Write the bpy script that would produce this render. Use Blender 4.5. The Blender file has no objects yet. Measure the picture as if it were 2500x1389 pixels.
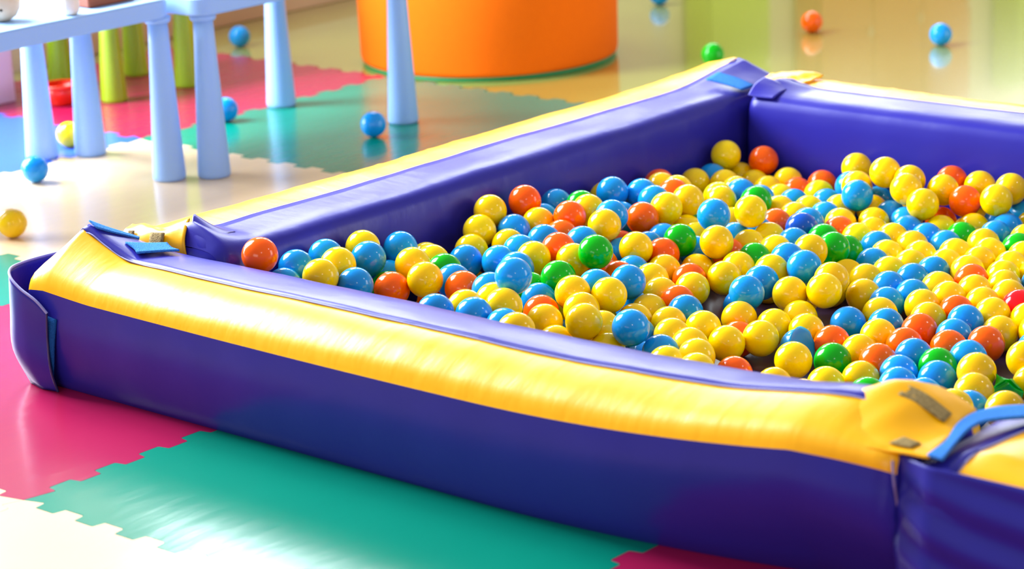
import bpy, bmesh, math, random
from mathutils import Vector, Matrix
random.seed(5)
SC = bpy.context.scene
COL = SC.collection

# ------------------------------------------------------------ camera
cd = bpy.data.cameras.new('camera'); cam = bpy.data.objects.new('camera', cd); COL.objects.link(cam)
cd.sensor_width = 36.0; cd.sensor_fit = 'HORIZONTAL'; cd.lens = 6062.54 / 2500 * 36.0
cd.clip_start = 0.05; cd.clip_end = 60
R_ = Vector((0.75821, 0.65084, -0.03915)); U_ = Vector((-0.15235, 0.23524, 0.95992)); B_ = Vector((0.63396, -0.72185, 0.27752))
cam.matrix_world = Matrix(((R_.x, U_.x, B_.x, 3.66), (R_.y, U_.y, B_.y, -2.81), (R_.z, U_.z, B_.z, 1.4712), (0, 0, 0, 1)))
cd.dof.use_dof = True; cd.dof.focus_distance = 4.75; cd.dof.aperture_fstop = 3.6
SC.camera = cam

# ------------------------------------------------------------ light and exposure
vs = SC.view_settings
vs.view_transform = 'Standard'; vs.look = 'None'; vs.gamma = 1.0; vs.use_curve_mapping = False
vs.exposure = 0.16
wd = bpy.data.worlds.new('daylight'); SC.world = wd; wd.use_nodes = True
bg = wd.node_tree.nodes['Background']; bg.inputs[0].default_value = (1.0, 0.975, 0.95, 1); bg.inputs[1].default_value = 0.45

def area(name, loc, direction, sx, sy, radiance, color=(1, 1, 1)):
    l = bpy.data.lights.new(name, 'AREA'); l.shape = 'RECTANGLE'; l.size = sx; l.size_y = sy
    l.energy = radiance * math.pi * sx * sy; l.color = color
    o = bpy.data.objects.new(name, l); COL.objects.link(o); o.location = loc
    o.rotation_euler = Vector(direction).to_track_quat('-Z', 'Z').to_euler()
    return o
WX = -2.67
# daylight standing in the openings of the left wall (x = WX) and the far wall
DAY = (0.86, 0.93, 1.0)
WIN = [  # y0, y1, z0, z1
    (-1.3, 2.1, 0.12, 3.9), (2.45, 3.95, 1.55, 3.5), (4.25, 5.55, 1.55, 3.5), (5.95, 7.2, 1.3, 3.2), (7.6, 8.8, 1.3, 3.2)]
PANES = [(-1.3, 2.1, 0.12, 1.85, 23.0), (-0.9, 1.7, 1.9, 3.85, 32.0)] + [(w[0], w[1], w[2], w[3], 15.0) for w in WIN[1:]]   # big window split: upper half set brighter for ball highlights, lower half dimmer
for y0, y1, z0, z1, rad_ in PANES:
    area('window_daylight', (WX - 0.06, (y0 + y1) / 2, (z0 + z1) / 2), (1, 0, 0), y1 - y0, z1 - z0, rad_, DAY)
area('ceiling_lamp_light', (2.85, 2.1, 2.35), (-0.6, -0.35, -0.7), 0.22, 0.22, 40.0, (1, 0.98, 0.95))
area('ceiling_lamp_light', (4.1, -1.9, 2.7), (-0.62, 0.56, -0.55), 0.26, 0.26, 40.0, (1, 0.98, 0.95))
area('front_fill', (3.0, -6.5, 1.9), (-0.15, 1, -0.12), 4.0, 1.8, 3.5, (1, 0.98, 0.96))  # fill light added behind the camera to lift the near wall and balls
area('side_daylight', (5.6, 4.6, 1.5), (-1, -0.25, -0.12), 3.0, 1.6, 6.5, (1, 0.98, 0.94))

# ------------------------------------------------------------ materials
def srgb(h):
    c = [int(h[i:i + 2], 16) / 255 for i in (0, 2, 4)]
    return tuple(x / 12.92 if x <= 0.04045 else ((x + 0.055) / 1.055) ** 2.4 for x in c)
def mat(name, hexcol, rough=0.4, spec=0.5, coat=0.0, coat_rough=0.05, bump=0.0, bscale=(8, 8, 8), var=0.0, vscale=4.0, metal=0.0, detail=3.0):
    m = bpy.data.materials.new(name); m.use_nodes = True
    nt = m.node_tree; p = nt.nodes['Principled BSDF']
    c = srgb(hexcol) if isinstance(hexcol, str) else hexcol
    p.inputs['Base Color'].default_value = (*c, 1); p.inputs['Roughness'].default_value = rough
    p.inputs['Specular IOR Level'].default_value = spec; p.inputs['Metallic'].default_value = metal
    p.inputs['Coat Weight'].default_value = coat; p.inputs['Coat Roughness'].default_value = coat_rough
    if bump or var:
        tc = nt.nodes.new('ShaderNodeTexCoord'); mp = nt.nodes.new('ShaderNodeMapping')
        nt.links.new(tc.outputs['Object'], mp.inputs[0]); mp.inputs['Scale'].default_value = bscale
    if bump:
        n = nt.nodes.new('ShaderNodeTexNoise'); n.inputs['Scale'].default_value = 1.0; n.inputs['Detail'].default_value = detail
        nt.links.new(mp.outputs[0], n.inputs['Vector'])
        b = nt.nodes.new('ShaderNodeBump'); b.inputs['Strength'].default_value = 1.0; b.inputs['Distance'].default_value = bump
        nt.links.new(n.outputs['Fac'], b.inputs['Height']); nt.links.new(b.outputs[0], p.inputs['Normal'])
        if coat: nt.links.new(b.outputs[0], p.inputs['Coat Normal'])
    if var:
        n2 = nt.nodes.new('ShaderNodeTexNoise'); n2.inputs['Scale'].default_value = vscale; n2.inputs['Detail'].default_value = 4
        nt.links.new(tc.outputs['Object'], n2.inputs['Vector'])
        mx = nt.nodes.new('ShaderNodeMix'); mx.data_type = 'RGBA'
        nt.links.new(n2.outputs['Fac'], mx.inputs['Factor'])
        mx.inputs['A'].default_value = (*[x * (1 - var) for x in c], 1); mx.inputs['B'].default_value = (*[min(1, x * (1 + var)) for x in c], 1)
        nt.links.new(mx.outputs['Result'], p.inputs['Base Color'])
    return m
def ball_mat(name, hexcol):
    m = bpy.data.materials.new(name); m.use_nodes = True
    nt = m.node_tree; p = nt.nodes['Principled BSDF']; c = srgb(hexcol)
    oi = nt.nodes.new('ShaderNodeObjectInfo'); mx = nt.nodes.new('ShaderNodeMix'); mx.data_type = 'RGBA'
    mx.inputs['A'].default_value = (*[x * 0.86 for x in c], 1); mx.inputs['B'].default_value = (*[min(1, x * 1.1) for x in c], 1)
    nt.links.new(oi.outputs['Random'], mx.inputs['Factor']); nt.links.new(mx.outputs['Result'], p.inputs['Base Color'])
    p.inputs['Roughness'].default_value = 0.14; p.inputs['Specular IOR Level'].default_value = 0.36
    p.inputs['Subsurface Weight'].default_value = 0.35; p.inputs['Subsurface Scale'].default_value = 0.03
    p.inputs['Subsurface Radius'].default_value = (1.0, 0.6, 0.35)
    tc = nt.nodes.new('ShaderNodeTexCoord'); n = nt.nodes.new('ShaderNodeTexNoise'); n.inputs['Scale'].default_value = 22; n.inputs['Detail'].default_value = 1
    b = nt.nodes.new('ShaderNodeBump'); b.inputs['Distance'].default_value = 0.0004
    nt.links.new(tc.outputs['Object'], n.inputs['Vector']); nt.links.new(n.outputs['Fac'], b.inputs['Height']); nt.links.new(b.outputs[0], p.inputs['Normal'])
    return m
M = {}
M['yellow_vinyl'] = mat('yellow_vinyl', 'FFB600', rough=0.33, spec=0.36, bump=0.0013, bscale=(7, 34, 12), var=0.04)
M['yellow_vinyl_x'] = mat('yellow_vinyl_x', 'FFB600', rough=0.33, spec=0.36, bump=0.0011, bscale=(34, 7, 12), var=0.04)
M['violet_vinyl'] = mat('violet_vinyl', (0.021, 0.018, 0.29), rough=0.32, spec=0.26, bump=0.0012, bscale=(10, 22, 14), var=0.06)
M['edge_dark'] = mat('edge_dark', '2A2358', rough=0.5)
M['edge_pale'] = mat('edge_pale', '8C8CCB', rough=0.5)
M['velcro_blue'] = mat('velcro_blue', '3F86E0', rough=0.95, spec=0.1, bump=0.004, bscale=(420, 420, 420), var=0.35, vscale=260)
M['velcro_teal'] = mat('velcro_teal', '164F96', rough=0.95, spec=0.1, bump=0.003, bscale=(420, 420, 420), var=0.3, vscale=260)
M['velcro_grey'] = mat('velcro_grey', '9A8458', rough=0.95, spec=0.1, bump=0.004, bscale=(380, 380, 380), var=0.75, vscale=190)
M['pit_floor'] = mat('pit_floor', '3B2844', rough=0.3, bump=0.0008, bscale=(9, 9, 9), var=0.1)
M['thread'] = mat('thread', '7B6C9C', rough=0.6)
def foam(name, h): return mat(name, h, rough=0.22, spec=0.4, coat=0.08, coat_rough=0.12, bump=0.0008, bscale=(26, 7, 10), var=0.07, vscale=3.5, detail=5)
M['mat_red'] = foam('mat_red', 'A41848'); M['mat_green'] = foam('mat_green', '00846C'); M['mat_cream'] = foam('mat_cream', 'E2C6A0')
M['mat_blue'] = foam('mat_blue', '2C62D8')
M['olive_floor'] = mat('olive_floor', 'A2A44C', rough=0.2, spec=0.5, coat=1.0, coat_rough=0.05, bump=0.0002, bscale=(2, 2, 2), var=0.06, vscale=1.2)
M['wall_cream'] = mat('wall_cream', 'E6D6C0', rough=0.7, var=0.03)
M['baseboard'] = mat('baseboard', 'D8B490', rough=0.5)
M['frame_white'] = mat('frame_white', 'EDEDE8', rough=0.4)
M['orange_felt'] = mat('orange_felt', 'FF7000', rough=0.85, spec=0.2, bump=0.0008, bscale=(300, 300, 300), var=0.04, vscale=40)
M['green_trim'] = mat('green_trim', '1E8A50', rough=0.5)
M['blue_plastic'] = mat('blue_plastic', '93B9EC', rough=0.42, spec=0.28, bump=0.0002, bscale=(60, 60, 60), var=0.02)
M['lime_plastic'] = mat('lime_plastic', '93B414', rough=0.38, spec=0.5, bump=0.0002, bscale=(60, 60, 60), var=0.02)
M['red_plastic'] = mat('red_plastic', 'E52508', rough=0.3, var=0.04)
M['pink_board'] = mat('pink_board', 'DCC4D2', rough=0.45, var=0.04)
M['dark_green'] = mat('dark_green', '1F4F3C', rough=0.5)
M['wood_pale'] = mat('wood_pale', 'D9BE9C', rough=0.6, var=0.2, vscale=30)
M['wood_cream'] = mat('wood_cream', 'E9DCC8', rough=0.6, var=0.12, vscale=40)
M['wood_brown'] = mat('wood_brown', '8A3F1C', rough=0.5, var=0.25, vscale=30)
M['lime_paint'] = mat('lime_paint', 'A9C400', rough=0.4); M['orange_paint'] = mat('orange_paint', 'D86400', rough=0.4)
M['dark'] = mat('dark', '1E1610', rough=0.8)
BALL = {'y': ball_mat('yellow_ball', 'FFD000'), 'l': ball_mat('lemon_ball', 'F4E200'), 'b': ball_mat('blue_ball', '0E95E6'),
        'd': ball_mat('dark_blue_ball', '0A55C4'), 't': ball_mat('teal_ball', '0C8CC4'), 'o': ball_mat('orange_ball', 'FF6000'),
        'g': ball_mat('green_ball', '00B012'), 'r': ball_mat('red_ball', 'F00C1C')}

# ------------------------------------------------------------ helpers
def link(name, me, m, parent=None, smooth=True, kind=None, label=None, cat=None, group=None):
    o = bpy.data.objects.new(name, me); COL.objects.link(o)
    if m is not None:
        me.materials.clear(); me.materials.append(m)
    if smooth:
        for p in me.polygons: p.use_smooth = True
    if parent is not None: o.parent = parent
    for k, v in (('kind', kind), ('label', label), ('category', cat), ('group', group)):
        if v: o[k] = v
    return o
def thing(name, loc, label, cat, group=None, rz=0):
    o = bpy.data.objects.new(name, None); COL.objects.link(o); o.location = loc; o.rotation_euler = (0, 0, rz); o.empty_display_size = 0.1
    o['label'] = label; o['category'] = cat
    if group: o['group'] = group
    return o
def bm_mesh(name, bm):
    bmesh.ops.recalc_face_normals(bm, faces=bm.faces); me = bpy.data.meshes.new(name); bm.to_mesh(me); bm.free(); return me
def box_bm(bm, x0, x1, y0, y1, z0, z1, bev=0.0, seg=2):
    r = bmesh.ops.create_cube(bm, size=1.0)
    for v in r['verts']: v.co = Vector(((x0 + x1) / 2 + v.co.x * (x1 - x0), (y0 + y1) / 2 + v.co.y * (y1 - y0), (z0 + z1) / 2 + v.co.z * (z1 - z0)))
    if bev > 0:
        es = list({e for v in r['verts'] for e in v.link_edges}); bmesh.ops.bevel(bm, geom=es, offset=bev, segments=seg, affect='EDGES', profile=0.5)
def box(name, d, m, parent=None, bev=0.004, **k):
    bm = bmesh.new(); box_bm(bm, *d, bev=bev); return link(name, bm_mesh(name, bm), m, parent, smooth=False, **k)
def lathe(name, prof, m, parent=None, seg=48, **k):  # prof: (r, z)
    bm = bmesh.new(); rings = []
    for r, z in prof:
        rings.append([bm.verts.new((r * math.cos(2 * math.pi * i / seg), r * math.sin(2 * math.pi * i / seg), z)) for i in range(seg)] if r > 1e-5 else [bm.verts.new((0, 0, z))])
    for A, B in zip(rings, rings[1:]):
        for i in range(seg):
            j = (i + 1) % seg
            if len(A) == 1 and len(B) == 1: continue
            if len(A) == 1: bm.faces.new((A[0], B[i], B[j]))
            elif len(B) == 1: bm.faces.new((A[i], A[j], B[0]))
            else: bm.faces.new((A[i], A[j], B[j], B[i]))
    return link(name, bm_mesh(name, bm), m, parent, **k)
def grid_mesh(name, rows):
    vs_ = [tuple(p) for r in rows for p in r]; nc = len(rows[0])
    fs = [(i * nc + j, i * nc + j + 1, (i + 1) * nc + j + 1, (i + 1) * nc + j) for i in range(len(rows) - 1) for j in range(nc - 1)]
    me = bpy.data.meshes.new(name); me.from_pydata(vs_, [], fs); me.update(); return me
def crom(pts, n):  # smooth curve through points
    out = []; P = [Vector(p) for p in pts]
    for i in range(len(P) - 1):
        p0 = P[max(i - 1, 0)]; p1 = P[i]; p2 = P[i + 1]; p3 = P[min(i + 2, len(P) - 1)]
        for k in range(n):
            t = k / n
            out.append(0.5 * ((2 * p1) + (p2 - p0) * t + (2 * p0 - 5 * p1 + 4 * p2 - p3) * t * t + (3 * p1 - p0 - 3 * p2 + p3) * t ** 3))
    out.append(P[-1]); return out
def patch(name, ctrl, m, parent, thick=0.003, n=6, wr=0.0, off=0.0, **k):  # sheet through a net of control points
    rows = [crom(r, n) for r in ctrl]; cols = list(zip(*rows)); fine = [crom(c, n) for c in cols]
    g = list(zip(*fine))
    if wr:
        g = [[Vector(p) + Vector((0, 0, wr * math.sin(p.x * 90 + p.y * 60) * math.sin(p.y * 110 - p.x * 30))) for p in r] for r in g]
    me = grid_mesh(name, g); o = link(name, me, m, parent, **k)
    s = o.modifiers.new('thickness', 'SOLIDIFY'); s.thickness = thick; s.offset = off
    return o
def tube(name, pts, r, m, parent, n=5, **k):
    c = crom(pts, 6); bm = bmesh.new(); prev = None
    for i, p in enumerate(c):
        d = (c[min(i + 1, len(c) - 1)] - c[max(i - 1, 0)]).normalized(); a = d.cross(Vector((0, 0, 1)))
        a = a.normalized() if a.length > 1e-4 else Vector((1, 0, 0)); b = d.cross(a)
        ring = [bm.verts.new(p + a * r * math.cos(2 * math.pi * q / n) + b * r * math.sin(2 * math.pi * q / n)) for q in range(n)]
        if prev:
            for q in range(n): bm.faces.new((prev[q], prev[(q + 1) % n], ring[(q + 1) % n], ring[q]))
        prev = ring
    return link(name, bm_mesh(name, bm), m, parent, **k)

# ------------------------------------------------------------ room
bm = bmesh.new(); box_bm(bm, WX - 0.2, 7.5, -5.0, 9.5, -0.06, -0.0125)
floor = link('floor', bm_mesh('floor', bm), M['olive_floor'], smooth=False, kind='structure')
bm = bmesh.new()
ys = [-5.0] + [v for w in WIN for v in w[:2]] + [9.5]
for i in range(0, len(ys), 2): box_bm(bm, WX - 0.2, WX, ys[i], ys[i + 1], -0.0125, 4.4)
for y0, y1, z0, z1 in WIN:
    box_bm(bm, WX - 0.2, WX, y0, y1, -0.0125, z0); box_bm(bm, WX - 0.2, WX, y0, y1, z1, 4.4)
link('wall_left', bm_mesh('wall_left', bm), M['wall_cream'], smooth=False, kind='structure')
bm = bmesh.new(); box_bm(bm, WX - 0.2, 7.5, 9.3, 9.5, -0.0125, 4.4)
link('wall_far', bm_mesh('wall_far', bm), M['wall_cream'], smooth=False, kind='structure')
bm = bmesh.new(); box_bm(bm, WX, WX + 0.014, 2.15, 9.3, -0.012, 0.055, bev=0.004)
link('baseboard_left', bm_mesh('baseboard_left', bm), M['baseboard'], smooth=False, kind='structure')
for i, (y0, y1, z0, z1) in enumerate(WIN):
    bm = bmesh.new(); x0, x1 = WX - 0.04, WX + 0.02; f = 0.045
    for d in ((y0, y1, z0, z0 + f), (y0, y1, z1 - f, z1), (y0, y0 + f, z0, z1), (y1 - f, y1, z0, z1), ((y0 + y1) / 2 - 0.03, (y0 + y1) / 2 + 0.03, z0, z1)):
        box_bm(bm, x0, x1, *d)
    link('window_%d' % (i + 1), bm_mesh('window_frame', bm), M['frame_white'], smooth=False, kind='structure')

# interlocking play mats: a grid of tiles with toothed edges, parts of the floor
GX = [-2.487, -1.507, -0.527, 0.452, 1.432, 2.412, 3.39]; GY = [-1.40, -0.421, 0.565, 1.553, 2.533]
def tooth(t):  # periodic 0.1 m trapezoid wave in [-1, 1]
    u = (t / 0.1) % 1.0
    pts = [(0.0, -1), (0.42, -1), (0.445, -0.8), (0.49, 0.9), (0.52, 1), (0.92, 1), (0.945, 0.8), (0.975, -0.8), (1.0, -1)]
    for (a, va), (b, vb) in zip(pts, pts[1:]):
        if a <= u <= b: return va + (vb - va) * (u - a) / (b - a)
    return -1
def edge_pts(lo, hi, phase):
    ks = [0.0, 0.42, 0.445, 0.49, 0.52, 0.92, 0.945, 0.975]
    ts = set(); k0 = math.floor((lo - phase) / 0.1) - 1
    for k in range(k0, k0 + 14):
        for q in ks:
            t = phase + (k + q) * 0.1
            if lo + 0.02 < t < hi - 0.02: ts.add(round(t, 5))
    return sorted(ts)
AMP = 0.0115
def tile(ci, ri, m):
    x0, x1, y0, y1 = GX[ci], GX[ci + 1], GY[ri], GY[ri + 1]; g = 0.0006
    px, py = 0.70, -0.155  # phases of the teeth
    loop = [(x0 + g, y0 + g)]
    loop += [(t, y0 + g + AMP * tooth(t - px)) for t in edge_pts(x0, x1, px)] + [(x1 - g, y0 + g)]
    loop += [(x1 - g + AMP * tooth(t - py), t) for t in edge_pts(y0, y1, py)] + [(x1 - g, y1 - g)]
    loop += [(t, y1 - g + AMP * tooth(t - px)) for t in reversed(edge_pts(x0, x1, px))] + [(x0 + g, y1 - g)]
    loop += [(x0 + g + AMP * tooth(t - py), t) for t in reversed(edge_pts(y0, y1, py))]
    cx, cy = (x0 + x1) / 2, (y0 + y1) / 2; n = len(loop)
    zs = -0.0015 * 0
    vs_ = [(x - cx, y - cy, 0.0) for x, y in loop] + [(x - cx, y - cy, -0.012) for x, y in loop]
    fs = [tuple(range(n)), tuple(reversed(range(n, 2 * n)))] + [(i, i + n, (i + 1) % n + n, (i + 1) % n) for i in range(n)]
    me = bpy.data.meshes.new('mat_tile'); me.from_pydata(vs_, [], fs); me.update()
    o = link('mat_tile', me, m, floor, smooth=False); o.location = (cx, cy, 0)
    return o
CO = [['cream', 'red', 'cream', 'cream', 'red', 'blue'],
      ['red', 'green', 'red', 'green', 'red', 'cream'],
      ['blue', 'cream', 'blue', 'red', 'cream', 'green'],
      ['red', 'green', 'cream', 'blue', 'green', 'red']]
for ri in range(4):
    for ci in range(6): tile(ci, ri, M['mat_' + CO[ri][ci]])

# ------------------------------------------------------------ padded walls of the ball pit
FOOT = [(0.010, 0.000), (0.002, 0.010), (-0.004, 0.030), (-0.012, 0.060), (-0.017, 0.095), (-0.018, 0.130), (-0.015, 0.160)]
INNER = [(0.242, 0.185), (0.245, 0.145), (0.247, 0.100), (0.245, 0.060), (0.240, 0.025), (0.234, 0.004)]
# (inward position, height) over the cross-section, outer foot to inner foot; index 7 is the seam violet / yellow
CROWN = FOOT + [(-0.011, 0.191), (-0.008, 0.200), (-0.003, 0.210), (0.008, 0.2195), (0.030, 0.2290), (0.060, 0.2375), (0.090, 0.2430), (0.116, 0.2465),
    (0.140, 0.2480), (0.165, 0.2480), (0.190, 0.2465), (0.208, 0.2440), (0.222, 0.2400), (0.232, 0.2320), (0.238, 0.216)] + INNER
FLAT = FOOT + [(-0.009, 0.198), (-0.005, 0.228), (-0.001, 0.243), (0.004, 0.2500), (0.014, 0.2518), (0.050, 0.2500), (0.085, 0.2480), (0.116, 0.2465),
    (0.140, 0.2462), (0.165, 0.2462), (0.190, 0.2452), (0.208, 0.2432), (0.222, 0.2390), (0.232, 0.2300), (0.238, 0.214)] + INNER
def foam_wall(L, T, frame, label, tents=(), bend=None, waves=0.0, seed=0, round_ends=0.03, seam=14, wr_end=None, PROF=FLAT, ymat='yellow_vinyl'):
    """frame = (origin, along, inward); tents = (end, height, length, p_peak, p_lo, p_hi)"""
    org, al, inn = frame
    root = thing('padded_wall', org, label, 'padded wall', 'padded walls of the ball pit')
    N = 150; K = len(PROF); rnd = random.Random(seed); ph = [rnd.uniform(0, 6.28) for _ in range(8)]
    cen = T / 2
    # denser sampling towards the ends
    S = [L * (0.5 - 0.5 * math.cos(math.pi * (0.12 + 0.76 * i / N)) - (0.5 - 0.5 * math.cos(math.pi * 0.12))) / (math.cos(math.pi * 0.12)) for i in range(N + 1)]
    S[0] = 0.0; S[-1] = L
    pos = []
    for s in S:
        row = []
        for k, (p, z) in enumerate(PROF):
            pp = p * T / 0.247 if p > 0.05 else p
            e = min(s, L - s) / round_ends
            sh = 1.0 if e >= 1 else 0.90 + 0.10 * math.sqrt(max(0, 1 - (1 - e) ** 2))
            q = cen + (pp - cen) * sh; zz = z * (1 if e >= 1 else 0.965 + 0.035 * math.sqrt(max(0, 1 - (1 - e) ** 2)))
            # seam sags in the middle of the long side
            if 5 <= k <= 11: zz -= 0.013 * math.sin(math.pi * min(1, s / L * 1.05)) * (1 - abs(k - 8) / 4)
            # soft waves
            w = waves * (math.sin(s * 7.3 + ph[0] + pp * 9) + 0.6 * math.sin(s * 17 + ph[1] - pp * 22) + 0.35 * math.sin(s * 41 + ph[2] + pp * 37))
            if 9 <= k <= 19: zz += w
            if 9 <= k <= 13: zz += 0.0016 * max(0.0, math.sin(s * 61 + ph[3] + 2.2 * math.sin(s * 9 + ph[4]) - pp * 30)) ** 3 * math.sin(math.pi * (k - 8) / 6) * (0.5 + 0.5 * math.sin(s * 5 + ph[5]))
            elif k > 19 or k < 7: q += w * (1 if z > 0.02 else 0)
            if bend: 
                dq, dz = bend(s, z, pp); q += dq; zz += dz
            for (end, h, ln, pk, lo, hi, off) in tents:
                d = (s if end == 0 else L - s) - off
                if d < 0: d = -d * ln / (off * 1.05)
                if d < ln and 7 <= k <= 22:
                    f = (1 - d / ln) ** 1.15
                    a = (pp - lo) / (pk - lo) if pp < pk else (hi - pp) / (hi - pk)
                    a = max(0, min(1, a)); zz += h * f * (a ** 1.1 if pp < pk else a ** 1.25)
            if wr_end:
                d = L - s if wr_end[0] else s
                if d < wr_end[1] and k < 8:
                    f = (1 - d / wr_end[1]) ** 2; q += -0.004 * f * math.sin(z * 150 + d * 16) * min(1, z * 20)
            row.append((s, q, zz))
        pos.append(row)
    def wpt(t): return Vector(al) * t[0] + Vector(inn) * t[1] + Vector((0, 0, t[2]))
    G = [[wpt(t) for t in r] for r in pos]
    def panel(name, k0, k1, m, lab=None):
        me = grid_mesh(name, [r[k0:k1 + 1] for r in G]); o = link(name, me, m, root); 
        if lab: o['label'] = lab
        return o
    panel('outer_panel', 0, 7, M['violet_vinyl'], 'violet blue outer side'); panel('top_panel', 7, seam, M[ymat], 'yellow strip of the top')
    # the violet inner sheet laps over the yellow top and ends in a raised hem
    rows = []
    for r in G:
        rr = [p.copy() for p in r[seam - 1:]]
        d0 = rr[0].lerp(rr[1], 0.45)
        rows.append([d0 + Vector((0, 0, 0.0006)), d0 + Vector((0, 0, 0.0026)), rr[1].lerp(rr[2], 0.1) + Vector((0, 0, 0.003))] + [p + Vector((0, 0, 0.0018 * max(0, 1 - i / 4))) for i, p in enumerate(rr[2:])])
    link('inner_panel', grid_mesh('inner_panel', rows), M['violet_vinyl'], root, label='violet inner side lapping over the top')
    tube('hem', [r[0] + Vector((0, 0, 0.0012)) for r in rows[::5]], 0.0014, M['edge_pale'], root, n=6)
    for e, ri in ((0, 0), (1, N)):
        c = wpt((pos[ri][0][0] + (-0.012 if e == 0 else 0.012), cen + (bend(pos[ri][0][0], .1, 0)[0] if bend else 0), 0.12)); bm = bmesh.new()
        ring = [bm.verts.new(p) for p in G[ri]]
        mid = [bm.verts.new(p.lerp(c, 0.35) + Vector(al) * (-0.010 if e == 0 else 0.010)) for p in G[ri]]; cv = bm.verts.new(c)
        for i in range(K - 1):
            bm.faces.new((ring[i], ring[i + 1], mid[i + 1], mid[i])); bm.faces.new((mid[i], mid[i + 1], cv))
        bm.faces.new((ring[K - 1], ring[0], mid[0], mid[K - 1])); bm.faces.new((mid[K - 1], mid[0], cv))
        link('end_cap', bm_mesh('end_cap', bm), M['violet_vinyl'], root)
    return root
def front_bend(s, z, p):
    d = (min(max(0.0, s - 1.13), 0.62) / 0.55) ** 2
    d *= 1 - 0.65 * max(0.0, min(1.0, (s - 1.80) / 0.125)) * max(0.0, min(1.0, (p - 0.01) / 0.06))
    return 0.062 * d * max(0.0, 1 - z / 0.12), 0.030 * d * min(1.0, z / 0.12) * (1 - 3.2 * max(0.0, min(p, 0.24)))
wf = foam_wall(1.925, 0.235, ((-0.03, 0, 0), (1, 0, 0), (0, 1, 0)), 'near padded wall with violet side and glaring yellow top, closest to the camera',
               tents=((0, 0.053, 0.13, 0.105, -0.03, 0.25, 0.055), (1, 0.022, 0.26, 0.150, -0.02, 0.240, 0.115)), bend=front_bend, waves=0.0009, seed=1, wr_end=(1, 0.35), PROF=CROWN, ymat='yellow_vinyl_x')
wl = foam_wall(1.90, 0.262, ((0, 0.245, 0), (0, 1, 0), (1, 0, 0)), 'left padded wall running beside the table legs, yellow outside and violet inside',
               tents=((0, 0.040, 0.10, 0.145, 0.03, 0.27, 0.02), (1, 0.040, 0.24, 0.10, -0.02, 0.22, 0.02)), waves=0.0012, seed=2, seam=14)
wb = foam_wall(1.88, 0.235, ((0.275, 2.14, 0), (1, 0, 0), (0, -1, 0)), 'far padded wall with pale yellow top and dark violet inner face behind the balls',
               tents=((0, 0.022, 0.10, 0.13, 0.0, 0.235, 0.02),), waves=0.0007, seed=3, ymat='yellow_vinyl_x')
wr = foam_wall(1.90, 0.245, ((2.14, 0.0, 0), (0, 1, 0), (-1, 0, 0)), 'right padded wall with puckered yellow end at the lower right corner of the picture',
               tents=((0, 0.020, 0.22, 0.12, -0.02, 0.22, 0.06),), waves=0.0012, seed=4, wr_end=(0, 0.3), seam=16)

def W3(o, pts):  # world points into the local frame of a thing that is only translated
    return [[Vector(p) - o.location for p in r] for r in pts]
# loose blue flap wrapped around the near left corner, standing clear of the foam
zt = 0.222
fl = []
for (x, y, top) in ((0.048, -0.024, 0.158), (0.020, -0.028, 0.180), (-0.015, -0.030, 0.198), (-0.052, -0.024, 0.214), (-0.080, -0.004, 0.222), (-0.094, 0.035, 0.222), (-0.098, 0.090, 0.221), (-0.092, 0.160, 0.220), (-0.080, 0.215, 0.219)):
    k = (0.048 - x) / 0.15
    fl.append([(x + 0.035 * min(1, k * 1.5) * (1 if x < 0 else 0.3), y + (0.010 if x > -0.06 else 0.0), 0.0015), (x - 0.006 * k, y - 0.002, top * 0.30), (x - 0.004, y, top * 0.65), (x + 0.004 * math.sin(x * 60), y, top)])
patch('corner_flap', W3(wf, fl), M['violet_vinyl'], wf, thick=0.0035, n=5, label='loose violet flap wrapped around the corner')
tube('hem', [Vector(r[3]) - wf.location for r in fl], 0.0028, M['edge_pale'], wf, n=6)
tube('hem', [Vector(p) - wf.location + Vector((0.001, -0.002, 0)) for p in fl[0]], 0.0022, M['edge_dark'], wf, n=6)
patch('velcro_strip', W3(wf, [[(0.038, -0.0165, 0.150), (0.066, -0.0165, 0.147)], [(0.036, -0.022, 0.10), (0.060, -0.022, 0.10)], [(0.030, -0.021, 0.05), (0.050, -0.021, 0.05)], [(0.014, -0.012, 0.012), (0.030, -0.012, 0.012)]]), M['velcro_teal'], wf, thick=0.003, n=4, label='dark blue fuzzy strip beside the flap')
# two fuzzy blue strips on the violet top of the near wall
patch('velcro_strip', W3(wf, [[(0.024, 0.115, 0.3045), (0.036, 0.145, 0.2870), (0.050, 0.180, 0.2690), (0.060, 0.205, 0.2560)], [(0.050, 0.112, 0.2945), (0.058, 0.140, 0.2810), (0.066, 0.168, 0.2690), (0.070, 0.196, 0.2560)]]), M['velcro_blue'], wf, thick=0.003, n=5, label='bright blue fuzzy strip at the peak')
patch('velcro_strip', W3(wf, [[(0.098, 0.138, 0.2660), (0.120, 0.175, 0.2590), (0.140, 0.205, 0.2560)], [(0.128, 0.132, 0.2610), (0.150, 0.165, 0.2575), (0.170, 0.190, 0.2545)], [(0.150, 0.120, 0.2580), (0.178, 0.160, 0.2565), (0.196, 0.186, 0.2545)]]), M['velcro_blue'], wf, thick=0.004, n=5, label='bright blue fuzzy strip lying across the violet top')
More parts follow.
